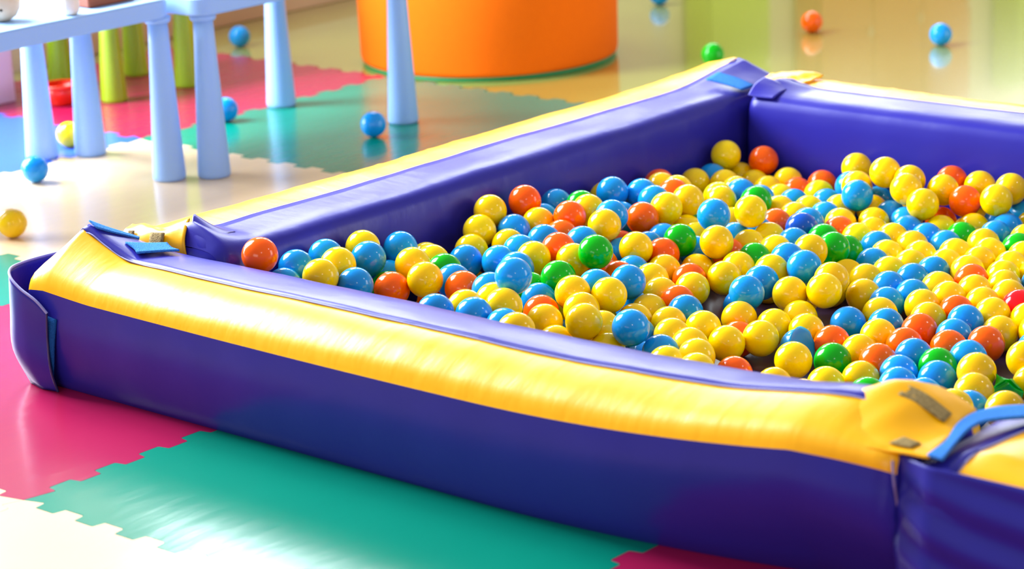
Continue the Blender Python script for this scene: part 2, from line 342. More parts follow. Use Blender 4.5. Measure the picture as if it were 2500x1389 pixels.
# crumpled yellow cover end of the left wall, hanging open beside it
patch('cover_end', W3(wl, [[(-0.035, 0.270, 0.252), (0.020, 0.262, 0.262), (0.075, 0.262, 0.266), (0.125, 0.280, 0.286)],
                           [(-0.030, 0.246, 0.250), (0.022, 0.240, 0.256), (0.080, 0.238, 0.258), (0.140, 0.256, 0.272)],
                           [(-0.026, 0.236, 0.225), (0.028, 0.228, 0.235), (0.088, 0.228, 0.232), (0.150, 0.240, 0.245)],
                           [(-0.020, 0.240, 0.180), (0.034, 0.235, 0.185), (0.092, 0.235, 0.185), (0.160, 0.240, 0.190)]]), M['yellow_vinyl'], wl, thick=0.003, n=6, wr=0.0025, label='crumpled yellow end of the cover')
patch('velcro_strip', W3(wl, [[(0.062, 0.2335, 0.259), (0.100, 0.2345, 0.264)], [(0.066, 0.2235, 0.240), (0.104, 0.2245, 0.244)], [(0.070, 0.2235, 0.215), (0.108, 0.2235, 0.218)]]), M['velcro_grey'], wl, thick=0.003, n=4, label='speckled grey fuzzy patch on the yellow cover')
patch('velcro_strip', W3(wl, [[(-0.004, 0.2335, 0.254), (0.012, 0.2335, 0.256)], [(-0.002, 0.2255, 0.236), (0.014, 0.2255, 0.238)]]), M['velcro_grey'], wl, thick=0.003, n=4)
patch('cover_end', W3(wl, [[(0.122, 0.318, 0.268), (0.128, 0.288, 0.292), (0.150, 0.262, 0.272), (0.166, 0.246, 0.230), (0.176, 0.246, 0.18)],
                           [(0.150, 0.330, 0.258), (0.160, 0.296, 0.274), (0.186, 0.262, 0.262), (0.206, 0.246, 0.232), (0.220, 0.246, 0.18)],
                           [(0.180, 0.345, 0.252), (0.195, 0.310, 0.256), (0.225, 0.275, 0.250), (0.248, 0.256, 0.225), (0.262, 0.256, 0.18)]]), M['violet_vinyl'], wl, thick=0.003, n=6, label='curled violet edge of the cover')
# far left corner
patch('velcro_strip', W3(wl, [[(0.150, 1.975, 0.276), (0.205, 1.985, 0.264), (0.245, 1.990, 0.250)], [(0.150, 1.925, 0.268), (0.205, 1.935, 0.259), (0.245, 1.940, 0.250)]]), M['velcro_blue'], wl, thick=0.004, n=4, label='blue fuzzy strip by the far corner')
patch('cover_end', W3(wb, [[(0.245, 2.090, 0.262), (0.250, 2.040, 0.268), (0.262, 1.985, 0.262)], [(0.300, 2.125, 0.268), (0.300, 2.060, 0.262), (0.310, 2.000, 0.256)], [(0.350, 2.130, 0.262), (0.350, 2.070, 0.256), (0.355, 2.010, 0.2525)]]), M['yellow_vinyl'], wb, thick=0.003, n=5, wr=0.003, label='puckered yellow end of the cover')
patch('cover_end', W3(wb, [[(0.268, 2.000, 0.272), (0.272, 1.955, 0.264), (0.280, 1.915, 0.245)], [(0.300, 2.000, 0.266), (0.302, 1.955, 0.258), (0.306, 1.915, 0.243)], [(0.345, 2.000, 0.252), (0.348, 1.955, 0.251), (0.350, 1.918, 0.243)]]), M['violet_vinyl'], wb, thick=0.003, n=5, label='curled violet edge of the cover')
# near right corner: yellow tongue of the near wall reaching the right wall
patch('cover_tongue', W3(wf, [[(1.640, 0.012, 0.226), (1.650, 0.050, 0.247), (1.660, 0.085, 0.257), (1.670, 0.112, 0.262)],
                              [(1.715, 0.006, 0.238), (1.725, 0.060, 0.262), (1.735, 0.105, 0.278), (1.745, 0.140, 0.283)],
                              [(1.780, 0.004, 0.247), (1.785, 0.080, 0.279), (1.795, 0.145, 0.3020), (1.800, 0.185, 0.293)],
                              [(1.835, 0.002, 0.252), (1.840, 0.085, 0.280), (1.845, 0.155, 0.2930), (1.850, 0.212, 0.280)],
                              [(1.885, 0.002, 0.255), (1.890, 0.085, 0.263), (1.895, 0.155, 0.2690), (1.895, 0.212, 0.262)],
                              [(1.945, 0.006, 0.258), (1.930, 0.080, 0.2600), (1.910, 0.150, 0.2610), (1.893, 0.216, 0.256)]]), M['yellow_vinyl'], wf, thick=0.003, n=6, wr=0.0010, label='yellow tongue of the cover reaching over the corner')
patch('velcro_strip', W3(wf, [[(1.822, 0.150, 0.3005), (1.855, 0.150, 0.2920), (1.898, 0.146, 0.2725)], [(1.822, 0.122, 0.2945), (1.855, 0.122, 0.2865), (1.902, 0.118, 0.2690)]]), M['velcro_grey'], wf, thick=0.002, n=4, label='worn grey fuzzy strip on the yellow tongue')
patch('velcro_strip', W3(wf, [[(1.880, 0.045, 0.2635), (1.912, 0.040, 0.2620)], [(1.872, 0.020, 0.2605), (1.908, 0.018, 0.2610)]]), M['velcro_grey'], wf, thick=0.002, n=4, label='short worn grey fuzzy patch')
patch('velcro_strip', W3(wr, [[(1.940, 0.010, 0.2590), (1.935, 0.070, 0.2610), (1.915, 0.135, 0.2640), (1.915, 0.190, 0.2660), (1.935, 0.240, 0.2640), (1.975, 0.285, 0.2600)],
                              [(1.968, 0.006, 0.2590), (1.955, 0.060, 0.2640), (1.945, 0.115, 0.2680), (1.950, 0.155, 0.2690), (1.980, 0.200, 0.2670), (2.010, 0.240, 0.2640)]]), M['velcro_blue'], wr, thick=0.004, n=5, label='sky blue fuzzy strip bent over the violet top')
# end of the right wall: violet sheet drawn into sideways folds, flush with the near wall
rows = []
for i in range(30):
    s = i / 29; x = 1.895 + 0.30 * s; r = []
    for j in range(40):
        z = 0.001 + 0.249 * j / 39
        d = 0.0048 * math.sin(z * 95 + s * 7.5 + 0.9 * math.sin(s * 5)) * (0.35 + 0.65 * min(1, s * 4)) * min(1, j / 6) * min(1, (39 - j) / 5)
        r.append(Vector((x, -0.006 + 0.02 * max(0, 1 - s * 5) + d - 0.012 * math.sin(math.pi * j / 39) + (0.02 if j < 2 else 0), z)) - wr.location)
    rows.append(r)
o = link('end_cover', grid_mesh('end_cover', rows), M['violet_vinyl'], wr, label='violet end cover drawn into sideways folds')
s_ = o.modifiers.new('thickness', 'SOLIDIFY'); s_.thickness = 0.003
tube('stitching', W3(wr, [[(1.893, -0.004, 0.245), (1.900, -0.012, 0.22), (1.898, 0.0, 0.18), (1.902, 0.004, 0.12), (1.900, 0.004, 0.06), (1.898, 0.0, 0.004)]])[0], 0.002, M['thread'], wr, label='pale stitched seam')
tube('stitching', W3(wf, [[(1.72, 0.030, 0.228), (1.79, 0.030, 0.222), (1.86, 0.022, 0.228)]])[0], 0.0012, M['thread'], wf)

bm = bmesh.new(); box_bm(bm, 0.24, 1.91, 0.20, 1.92, 0.0005, 0.0065, bev=0.002)
link('pit_base_mat', bm_mesh('pit_base_mat', bm), M['pit_floor'], smooth=False, label='dark plum vinyl sheet on the bottom of the ball pit', cat='floor sheet')

# ------------------------------------------------------------ balls
def ball_mesh(name, r=0.035, kind='', seg=40, rings=24):
    bm = bmesh.new(); bmesh.ops.create_uvsphere(bm, u_segments=seg, v_segments=rings, radius=r)
    for v in bm.verts:
        n = v.co.normalized()
        if abs(v.co.z) < 0.0004: v.co *= 1.006      # moulding seam
        if kind == 'dent' or kind == 'fold':
            ax = Vector((0.55, -0.45, 0.70)).normalized() if kind == 'dent' else Vector((0.86, -0.10, 0.30)).normalized()
            d = n.dot(ax); lim = 0.62 if kind == 'dent' else 0.35
            if d > lim: v.co -= ax * (d - lim) * r * (1.15 if kind == 'dent' else 1.25)
            if kind == 'fold': v.co += Vector((0, 0, 0.006)) * max(0, 1 - abs(d - lim) * 6) * max(0, n.z)
        if kind == 'crush':
            for ax, lim in ((Vector((0.75, -0.65, 0.35)), 0.35), (Vector((-0.2, -0.35, 0.9)), 0.55), (Vector((0.2, 0.75, 0.5)), 0.5), (Vector((-0.9, -0.3, 0.1)), 0.6)):
                ax = ax.normalized(); d = n.dot(ax)
                if d > lim: v.co -= ax * (d - lim) * r * 1.35
    me = bm_mesh(name, bm)
    for p in me.polygons: p.use_smooth = True
    return me
MESH = {}
def ball(x, y, z, c, kind, label, group, r=0.035):
    key = (c, kind)
    if key not in MESH:
        me = ball_mesh('play_ball', 0.035, kind); me.materials.append(BALL[c]); MESH[key] = me
    o = bpy.data.objects.new('play_ball', MESH[key]); COL.objects.link(o); o.location = (x, y, z)
    rr = random.Random(int(x * 1e4) ^ int(y * 1e4))
    o.rotation_euler = (0, 0, 0) if kind else (rr.uniform(0, 3.1), rr.uniform(0, 3.1), rr.uniform(0, 6.2))
    o['label'] = label; o['category'] = 'ball'; o['group'] = group
    return o
BALLS = """
0.3050|0.2898|0.2368|o||orange ball in the near left corner, blue ball lower right
0.3050|0.3825|0.1909|b||blue ball in the near left corner, orange ball left
0.3328|0.3211|0.1731|b||blue ball in the near left corner, orange ball upper left
0.3050|0.4633|0.1934|b||blue ball in the near left corner, yellow ball below
0.3687|0.4330|0.1936|y||yellow ball in the near left corner, blue ball upper left, yellow ball lower left
0.3921|0.3616|0.1910|y||yellow ball in the near left corner, blue ball above
0.3050|0.5672|0.1875|y||yellow ball in the near left corner, blue ball lower right, blue ball left
0.3604|0.5251|0.1829|b||blue ball in the near left corner, blue ball lower right
0.4308|0.4144|0.1670|b||blue ball in the near left corner, green ball right
0.3119|0.6673|0.1635|b||blue ball along the left wall, yellow ball lower right, yellow ball left
0.4608|0.4826|0.1464|o||orange ball in the near left corner, green ball left
0.4355|0.5705|0.1710|y||yellow ball in the near left corner, yellow ball right
0.5184|0.5158|0.1672|y||yellow ball in the near left corner, yellow ball upper left
0.4611|0.6334|0.1477|g||green ball along the left wall, blue ball lower right
0.3261|0.7260|0.1289|y||yellow ball along the left wall, yellow ball right, yellow ball left
0.3994|0.6658|0.1492|y||yellow ball along the left wall, second from left of the yellow ones
0.3704|0.5646|0.1142|g||green ball in the near left corner, orange ball right
0.3245|0.6169|0.1171|b||blue ball along the left wall, green ball below
0.3050|0.9505|0.1774|y||yellow ball along the left wall, yellow ball lower left, orange ball right
0.3271|0.8899|0.1512|y||yellow ball along the left wall, yellow ball below, yellow ball upper right
0.3551|0.8311|0.1264|y||yellow ball along the left wall, blue ball lower left, green ball lower left
0.3918|0.7720|0.1231|b||blue ball along the left wall, yellow ball upper right, green ball lower left
0.3172|1.0484|0.1789|o||orange ball along the left wall, blue ball lower right, yellow ball lower right
0.3640|0.9560|0.1423|b||blue ball along the left wall, yellow ball below, yellow ball right
0.3050|1.1652|0.1442|b||blue ball along the left wall, green ball right
0.3242|1.0966|0.1292|b||blue ball along the left wall, blue ball upper right, orange ball lower right
0.3723|1.0257|0.1429|y||yellow ball along the left wall, blue ball upper right, orange ball upper left
0.4316|1.0587|0.1582|o||orange ball along the left wall, green ball upper right
0.4559|0.9998|0.1332|o||orange ball along the left wall, orange ball below
0.3724|1.1686|0.1487|g||green ball along the left wall, orange ball lower left
0.4258|1.1269|0.1567|y||yellow ball along the left wall, green ball upper left
0.3050|1.3348|0.1248|y||yellow ball along the left wall, green ball left
0.3638|1.2865|0.1532|b||blue ball along the left wall, yellow ball lower left, yellow ball below
0.3990|1.3452|0.1410|b||blue ball along the left wall, orange ball upper right
0.4613|1.3079|0.1422|b||blue ball along the left wall, orange ball lower left
0.4946|1.1198|0.1554|b||blue ball along the left wall, blue ball right, yellow ball above
0.4164|1.2503|0.1119|b||blue ball along the left wall, yellow ball lower left, yellow ball upper left
0.5250|1.0573|0.1534|y||yellow ball along the left wall, yellow ball upper left, orange ball lower right
0.5094|1.2052|0.1338|o||orange ball along the left wall, blue ball upper right
0.3050|1.5304|0.1123|o||orange ball in the far corner of the pit, orange ball lower right
0.3503|1.4783|0.1213|y||yellow ball along the left wall, orange ball upper left, blue ball lower left
0.4491|1.3932|0.1379|o||orange ball along the left wall, yellow ball lower left
0.5215|1.2731|0.1424|y||yellow ball along the left wall, orange ball upper right
0.3984|0.8975|0.1288|y||yellow ball along the left wall, blue ball lower right, blue ball above
0.4585|0.8634|0.1332|b||blue ball along the left wall, yellow ball upper left, yellow ball lower right
0.4657|0.9321|0.1400|b||blue ball along the left wall, orange ball lower right, yellow ball above
0.5283|0.9026|0.1389|o||orange ball along the left wall, orange ball above
0.5237|0.9849|0.1327|b||blue ball along the left wall, green ball lower right, yellow ball lower left
0.6540|0.8676|0.1600|g||green ball left of the bare patch, yellow ball left
0.5908|0.8734|0.1319|y||yellow ball left of the bare patch, green ball lower left
0.5208|0.8333|0.1352|y||yellow ball along the left wall, blue ball upper left, blue ball lower left
0.4627|0.7933|0.1275|b||blue ball along the left wall, blue ball right, blue ball lower right
0.5341|0.7655|0.1311|b||blue ball along the left wall, blue ball lower left, green ball lower right
0.7465|0.5125|0.2113|b||blue ball left of the bare patch, green ball lower right
0.6522|0.7529|0.1342|g||green ball left of the bare patch, yellow ball lower right
0.4678|1.1812|0.0704|o||orange ball along the left wall, green ball left
0.5634|1.0646|0.0956|b||blue ball mid-pit towards the far corner, orange ball above
0.6216|1.0382|0.1227|y||yellow ball left of the bare patch, blue ball right, orange ball left
0.5828|0.9719|0.0968|o||orange ball left of the bare patch, orange ball lower right
0.5797|1.1318|0.0961|b||blue ball mid-pit towards the far corner, orange ball lower right
0.5675|1.2003|0.0963|b||blue ball mid-pit towards the far corner, green ball right
0.6434|1.0990|0.0989|o||orange ball mid-pit towards the far corner, blue ball above
0.6374|1.1664|0.1126|g||green ball mid-pit towards the far corner, blue ball left
0.6861|1.0470|0.0823|y||yellow ball left of the bare patch, yellow ball below, blue ball upper left
0.6523|0.9867|0.0889|b||blue ball left of the bare patch, blue ball lower left, orange ball upper left
0.7645|0.8296|0.1248|b||blue ball left of the bare patch, orange ball upper left, blue ball below
0.6781|0.9082|0.1002|o||orange ball left of the bare patch, blue ball right
0.7334|0.7678|0.1256|b||blue ball left of the bare patch, orange ball right
0.7327|0.6986|0.1295|y||yellow ball left of the bare patch, yellow ball lower right, blue ball right
0.7939|0.7333|0.1270|y||yellow ball left of the bare patch, blue ball upper left, orange ball upper right
0.5915|0.7376|0.1044|g||green ball left of the bare patch, blue ball lower right
0.6533|0.6905|0.1038|b||blue ball left of the bare patch, orange ball below
0.7011|0.6406|0.0996|o||orange ball left of the bare patch, yellow ball lower right
0.7504|0.5915|0.1022|y||yellow ball left of the bare patch, orange ball above, green ball upper left
0.7870|0.6578|0.1149|y||yellow ball left of the bare patch, sixth from left of the yellow ones
0.8579|0.5783|0.1246|y||yellow ball left of the bare patch, yellow ball right, yellow ball lower left
0.6514|0.5521|0.1583|b||blue ball left of the bare patch, yellow ball below, yellow ball lower right
0.5823|0.5518|0.1507|o||orange ball in the near left corner, yellow ball below
0.7025|0.5050|0.1579|y||yellow ball left of the bare patch, blue ball above, blue ball upper right
0.7645|0.4614|0.1676|y||yellow ball behind the front wall, blue ball below
0.6931|0.4359|0.1598|y||yellow ball behind the front wall, blue ball lower right
0.7517|0.3931|0.1650|b||blue ball behind the front wall, yellow ball upper left
0.8203|0.3971|0.1542|b||blue ball behind the front wall, blue ball above
0.8795|0.3622|0.1654|y||yellow ball behind the front wall, orange ball upper right
0.8506|0.6403|0.0934|y||yellow ball left of the bare patch, yellow ball left, blue ball right
0.8320|0.7621|0.0735|y||yellow ball left of the bare patch, blue ball below, yellow ball upper right
0.8148|0.8293|0.0734|y||yellow ball left of the bare patch, blue ball left, blue ball lower left
0.7709|0.9233|0.0774|y||yellow ball left of the bare patch, orange ball lower right
0.7173|0.9646|0.0884|y||yellow ball left of the bare patch, yellow ball upper right, orange ball upper right
0.7520|0.8583|0.0630|b||blue ball left of the bare patch, yellow ball below, blue ball below
0.9439|0.6080|0.1199|b||blue ball left of the bare patch, yellow ball upper right, yellow ball left
0.8781|0.7103|0.0673|b||blue ball left of the bare patch, blue ball upper left, blue ball lower right
0.9102|1.3261|0.0983|g||green ball mid-pit towards the far corner, green ball right
1.0387|1.1268|0.1009|y||yellow ball mid-pit towards the far wall, green ball upper right
0.9577|1.3054|0.0517|y|dent|dented yellow ball mid-pit towards the far wall, yellow ball left
1.1685|0.9331|0.0427|o||orange ball right of the bare patch, blue ball left
0.3052|1.7876|0.1281|y||yellow ball in the far corner of the pit, blue ball lower left, orange ball right
0.3640|1.8563|0.1079|o||orange ball in the far corner of the pit, second from left of the orange ones
0.3050|1.7324|0.0833|b||blue ball in the far corner of the pit, lemon ball below
0.3112|1.8352|0.0662|y||yellow ball in the far corner of the pit, blue ball below, blue ball left
0.3662|1.6973|0.0842|y||yellow ball in the far corner of the pit, lemon ball lower left
0.3734|1.8041|0.0629|y||yellow ball in the far corner of the pit, green ball below
0.4421|1.8425|0.0687|y||yellow ball in the far corner of the pit, orange ball lower right
0.5260|1.8600|0.0693|o||orange ball in the far corner of the pit, lemon ball below
0.4994|1.7965|0.0620|o||orange ball in the far corner of the pit, yellow ball upper left
0.5677|1.7847|0.0669|l||lemon yellow ball in the far corner of the pit, orange ball above
0.4347|1.7716|0.0626|y||yellow ball in the far corner of the pit, green ball lower left
0.4247|1.6608|0.0840|y||yellow ball in the far corner of the pit, lemon ball left
0.4732|1.6124|0.0944|b||blue ball in the far corner of the pit, yellow ball upper left
0.3068|1.6628|0.0870|y||yellow ball in the far corner of the pit, orange ball lower left
0.4147|1.4530|0.1282|y||yellow ball along the left wall, orange ball lower left, yellow ball lower right
0.4600|1.5443|0.0990|l||lemon yellow ball in the far corner of the pit, yellow ball upper right
0.5392|1.5913|0.0930|b||blue ball in the far corner of the pit, green ball left
0.5845|1.5148|0.1131|g||green ball in the far corner of the pit, blue ball right
0.5002|1.7271|0.0614|y||yellow ball in the far corner of the pit, blue ball right, yellow ball upper left
0.5607|1.6933|0.0649|b||blue ball in the far corner of the pit, orange ball above, yellow ball below
0.6192|1.7382|0.0630|b||blue ball in the far corner of the pit, lemon ball upper left
0.5191|1.3531|0.1420|y||yellow ball along the left wall, yellow ball upper left, orange ball upper left
0.5051|1.4920|0.1078|y||yellow ball along the left wall, lemon ball upper left
0.6625|1.2520|0.1515|b||blue ball mid-pit towards the far corner, lemon ball above
0.6885|1.3475|0.1421|y||yellow ball mid-pit towards the far corner, green ball upper right, blue ball upper right
0.6051|1.5734|0.0815|y||yellow ball in the far corner of the pit, orange ball below
0.6224|1.6621|0.0647|y||yellow ball along the far wall, lemon ball upper right
0.6665|1.5409|0.0817|y||yellow ball mid-pit towards the far corner, navy ball lower right
0.6656|1.4715|0.0823|o||orange ball mid-pit towards the far corner, blue ball lower left
0.6856|1.6326|0.0654|b||blue ball along the far wall, orange ball lower right
0.7262|1.5054|0.0851|b||blue ball mid-pit towards the far corner, navy ball lower left
0.7545|1.4403|0.0926|d||dark blue ball mid-pit towards the far corner, blue ball upper right
0.7470|1.6004|0.0663|y||yellow ball along the far wall, lemon ball lower right
0.7827|1.5410|0.0662|o||orange ball mid-pit towards the far corner, green ball below
0.8210|1.4234|0.0808|g||green ball mid-pit towards the far corner, green ball lower right
0.7927|1.3546|0.0843|b||blue ball mid-pit towards the far corner, navy ball upper right
0.9054|1.2512|0.1103|y||yellow ball mid-pit towards the far corner, green ball right
0.5389|1.3194|0.0846|y||yellow ball along the left wall, green ball right
0.5203|1.3852|0.0716|g||green ball along the left wall, yellow ball below
0.5942|1.2776|0.0859|y||yellow ball mid-pit towards the far corner, green ball above
0.6575|1.3330|0.0812|b||blue ball mid-pit towards the far corner, yellow ball above, orange ball lower left
0.5569|1.4621|0.0722|y||yellow ball mid-pit towards the far corner, blue ball below, blue ball right
0.6659|1.4021|0.0802|b||blue ball mid-pit towards the far corner, orange ball upper right
0.7238|1.3638|0.0843|y||yellow ball mid-pit towards the far corner, orange ball upper right
0.7219|1.2942|0.0837|y||yellow ball mid-pit towards the far corner, green ball below
0.7293|1.1695|0.1220|y||yellow ball mid-pit towards the far corner, orange ball lower right
0.7185|1.2247|0.0810|o||orange ball mid-pit towards the far corner, yellow ball lower right
0.7942|1.2850|0.0852|y||yellow ball mid-pit towards the far corner, yellow ball upper left, yellow ball below
0.7908|1.2155|0.0834|g||green ball mid-pit towards the far corner, blue ball below
0.8960|1.1823|0.1068|b||blue ball mid-pit towards the far corner, blue ball above
0.9705|1.1327|0.1137|b||blue ball mid-pit towards the far wall, blue ball upper left
0.6348|1.2229|0.0730|b||blue ball mid-pit towards the far corner, green ball upper left
0.6411|1.8017|0.0926|b||blue ball along the far wall, yellow ball right
0.6205|1.8600|0.1215|y||yellow ball along the far wall, orange ball lower left
0.7507|1.7749|0.1454|y||yellow ball along the far wall, teal ball below
0.8194|1.7660|0.1373|y||yellow ball along the far wall, yellow ball lower left, teal ball lower left
0.8495|1.7032|0.1359|y||yellow ball along the far wall, yellow ball upper right, teal ball lower left
0.8698|1.8600|0.1230|o||orange ball along the far wall, yellow ball lower left
0.8899|1.7894|0.1206|y||yellow ball along the far wall, orange ball upper right
0.9410|1.8600|0.1202|y||yellow ball at the right picture edge, orange ball lower left, orange ball left
1.0283|1.8424|0.1297|y||yellow ball at the right picture edge, yellow ball lower left, teal ball lower right
0.9561|1.7717|0.1080|o||orange ball along the far wall, yellow ball upper right
1.0386|1.7624|0.1234|y||yellow ball at the right picture edge, yellow ball upper right, blue ball below
0.9096|1.6744|0.1158|y||yellow ball along the far wall, yellow ball upper left, orange ball lower right
0.7361|1.6845|0.1097|b||blue ball along the far wall, teal ball right
0.6889|1.7559|0.1096|y||yellow ball along the far wall, blue ball left, blue ball below
0.6787|1.7019|0.0661|y||yellow ball along the far wall, yellow ball below, orange ball below
0.7380|1.7416|0.0647|y||yellow ball along the far wall, teal ball upper right
0.7106|1.8083|0.0662|t||teal blue ball along the far wall, yellow ball lower left
0.8016|1.7173|0.0651|b||blue ball along the far wall, teal ball upper left
0.8617|1.6843|0.0665|b||blue ball along the far wall, blue ball below
1.0514|1.8600|0.0665|t||teal blue ball at the right picture edge, yellow ball lower right
1.0268|1.7955|0.0633|b||blue ball at the right picture edge, blue ball lower right
1.0756|1.7461|0.0670|b||blue ball at the right picture edge, blue ball upper left
1.0863|1.6784|0.0683|b||blue ball at the right picture edge, blue ball upper right
1.0991|1.8105|0.0630|y||yellow ball at the right picture edge, teal ball upper left
0.8789|1.8010|0.0432|o||orange ball along the far wall, blue ball lower left
1.0047|1.7273|0.0620|y||yellow ball along the far wall, green ball lower left, yellow ball lower right
0.9528|1.6781|0.0615|y||yellow ball along the far wall, green ball right
1.0183|1.6547|0.0612|g||green ball along the far wall, yellow ball upper right
0.8028|1.6476|0.0649|y||yellow ball along the far wall, teal ball above
0.8386|1.5876|0.0617|y||yellow ball along the far wall, lemon ball left
0.8470|1.5155|0.0658|l||lemon yellow ball mid-pit towards the far corner, yellow ball right
0.9001|1.6275|0.0646|b||blue ball along the far wall, blue ball above, yellow ball below
0.9061|1.5586|0.0645|y||yellow ball along the far wall, blue ball upper right, yellow ball left
0.9640|1.6021|0.0629|b||blue ball along the far wall, orange ball upper right
1.0271|1.5746|0.0620|b||blue ball along the far wall, green ball upper right
0.9712|1.5328|0.0626|y||yellow ball mid-pit towards the far wall, yellow ball lower right, blue ball upper right
1.0967|1.6099|0.0680|y||yellow ball at the right picture edge, yellow ball lower right, blue ball upper right
1.1417|1.5570|0.0668|y||yellow ball at the right picture edge, sixth from left of the yellow ones
0.9112|1.4895|0.0634|b||blue ball mid-pit towards the far corner, lemon ball upper left
1.1549|1.6852|0.0687|y||yellow ball at the right picture edge, teal ball above
1.1735|1.6188|0.0672|g||green ball at the right picture edge, yellow ball lower right
1.2175|1.5658|0.0682|y||yellow ball at the right picture edge, blue ball lower right
0.8884|1.4105|0.0688|g||green ball mid-pit towards the far corner, green ball left
0.9640|1.4451|0.0620|y||yellow ball mid-pit towards the far wall, blue ball upper left, yellow ball below
1.0232|1.4809|0.0608|y||yellow ball mid-pit towards the far wall, yellow ball upper left, blue ball below
1.0779|1.5281|0.0627|y||yellow ball mid-pit towards the far wall, green ball above, yellow ball lower right
0.9738|1.3767|0.0618|b||blue ball mid-pit towards the far wall, yellow ball upper right, yellow ball lower left
1.0413|1.4137|0.0603|y||yellow ball mid-pit towards the far wall, yellow ball upper right, blue ball below
1.0953|1.4614|0.0586|y||yellow ball mid-pit towards the far wall, yellow ball upper right, blue ball lower left
1.1581|1.4895|0.0662|y||yellow ball at the right picture edge, yellow ball upper right, yellow ball left
1.2268|1.4975|0.0653|y||yellow ball at the right picture edge, yellow ball lower left, green ball above
1.1717|1.4192|0.0663|y||yellow ball mid-pit towards the far wall, seventeenth from left of the yellow ones
1.0344|1.3433|0.0611|y||yellow ball mid-pit towards the far wall, blue ball below, blue ball upper left
1.1077|1.3934|0.0602|b||blue ball mid-pit towards the far wall, yellow ball upper right, yellow ball below
1.1013|1.3247|0.0608|b||blue ball mid-pit towards the far wall, blue ball below, blue ball left
1.0218|1.2749|0.0598|y||yellow ball mid-pit towards the far wall, yellow ball below, blue ball right
1.2137|1.3640|0.0674|o||orange ball mid-pit towards the far wall, yellow ball below
1.2464|1.4307|0.0644|y||yellow ball at the right picture edge, tenth from left of the yellow ones
1.0889|1.2566|0.0591|b||blue ball mid-pit towards the far wall, fifth from left of the blue ones
1.0723|1.1895|0.0567|y||yellow ball mid-pit towards the far wall, blue ball right, yellow ball lower right
1.1389|1.1697|0.0556|b||blue ball mid-pit towards the far wall, yellow ball lower left, blue ball below
1.1557|1.2371|0.0578|b||blue ball mid-pit towards the far wall, yellow ball lower right, blue ball left
1.1694|1.3112|0.0577|y||yellow ball mid-pit towards the far wall, yellow ball lower right, blue ball left
1.2350|1.2404|0.0650|y||yellow ball mid-pit towards the far wall, orange ball upper right
1.2537|1.3073|0.0653|y||yellow ball mid-pit towards the far wall, orange ball above
1.2825|1.3722|0.0639|y||yellow ball at the right picture edge, eleventh from left of the yellow ones
1.3238|1.3170|0.0640|y||yellow ball at the right picture edge, yellow ball upper left, red ball lower right
1.3748|1.2697|0.0626|r||red ball at the right picture edge, yellow ball upper left
1.3047|1.2509|0.0619|y||yellow ball at the right picture edge, blue ball lower left
1.3547|1.2027|0.0610|y||yellow ball at the right picture edge, red ball right
1.2859|1.1847|0.0587|o||orange ball mid-pit towards the far wall, blue ball lower right
1.2173|1.1733|0.0626|y||yellow ball mid-pit towards the far wall, orange ball below
1.2637|1.1192|0.0577|y||yellow ball mid-pit towards the far wall, orange ball lower left, yellow ball upper left
1.3352|1.1357|0.0601|b||blue ball mid-pit towards the far wall, orange ball upper left
1.3542|1.0626|0.0544|b||blue ball mid-pit towards the far wall, orange ball above
1.2854|1.0533|0.0558|o||orange ball mid-pit towards the far wall, orange ball lower left
1.1644|1.1053|0.0546|y||yellow ball mid-pit towards the far wall, blue ball upper right, yellow ball upper left
1.2106|1.0536|0.0531|b||blue ball mid-pit towards the far wall, orange ball below
1.1322|1.0432|0.0460|b||blue ball right of the bare patch, orange ball lower left
1.2351|0.9887|0.0532|y||yellow ball right of the bare patch, blue ball upper right, orange ball below
1.3028|0.9729|0.0513|o||orange ball right of the bare patch, blue ball upper left
1.2382|0.9203|0.0409|y||yellow ball right of the bare patch, green ball left
1.3109|0.8690|0.0494|o||orange ball right of the bare patch, yellow ball lower left
1.3525|0.9244|0.0517|b||blue ball right of the bare patch, green ball right
1.3813|0.9985|0.0535|o||orange ball right of the bare patch, green ball lower left
1.4022|1.1484|0.0463|y||yellow ball at the right picture edge, red ball upper right
1.4237|1.0609|0.0523|o||orange ball at the right picture edge, yellow ball upper right
1.4424|0.9653|0.0534|b||blue ball right of the bare patch, orange ball upper right
1.4178|0.9002|0.0517|g||green ball right of the bare patch, blue ball below
1.4224|1.2182|0.0575|y||yellow ball at the right picture edge, yellow ball lower right, red ball upper left
1.4704|1.1678|0.0560|y||yellow ball at the right picture edge, rightmost of the yellow ones
1.5051|1.0988|0.0450|b||blue ball at the right picture edge, yellow ball lower left, yellow ball upper left
1.3320|1.4207|0.0645|b||blue ball at the right picture edge, red ball lower left
1.2941|1.4792|0.0647|y||yellow ball at the right picture edge, blue ball below, green ball upper left
0.7013|1.1388|0.0639|y||yellow ball mid-pit towards the far corner, orange ball lower left
0.7567|1.0385|0.0768|o||orange ball left of the bare patch, orange ball lower left
0.8031|0.9852|0.0778|y||yellow ball left of the bare patch, orange ball lower left
0.8138|1.0780|0.0804|y||yellow ball mid-pit towards the far corner, orange ball above
0.7991|1.1464|0.0822|y||yellow ball mid-pit towards the far corner, orange ball upper left
0.9049|1.1135|0.1000|y||yellow ball mid-pit towards the far corner, blue ball lower left, blue ball upper right
0.9271|1.0471|0.0961|b||blue ball left of the bare patch, blue ball lower left, green ball above
0.9439|0.9738|0.0963|b||blue ball left of the bare patch, yellow ball above, yellow ball below
0.9957|1.0461|0.0842|y||yellow ball right of the bare patch, yellow ball below, yellow ball right
1.0649|1.0624|0.0980|y||yellow ball mid-pit towards the far wall, yellow ball upper right, yellow ball lower left
0.8341|0.8957|0.0778|o||orange ball left of the bare patch, yellow ball upper left
0.8867|0.8505|0.0780|b||blue ball left of the bare patch, orange ball upper left, yellow ball lower right
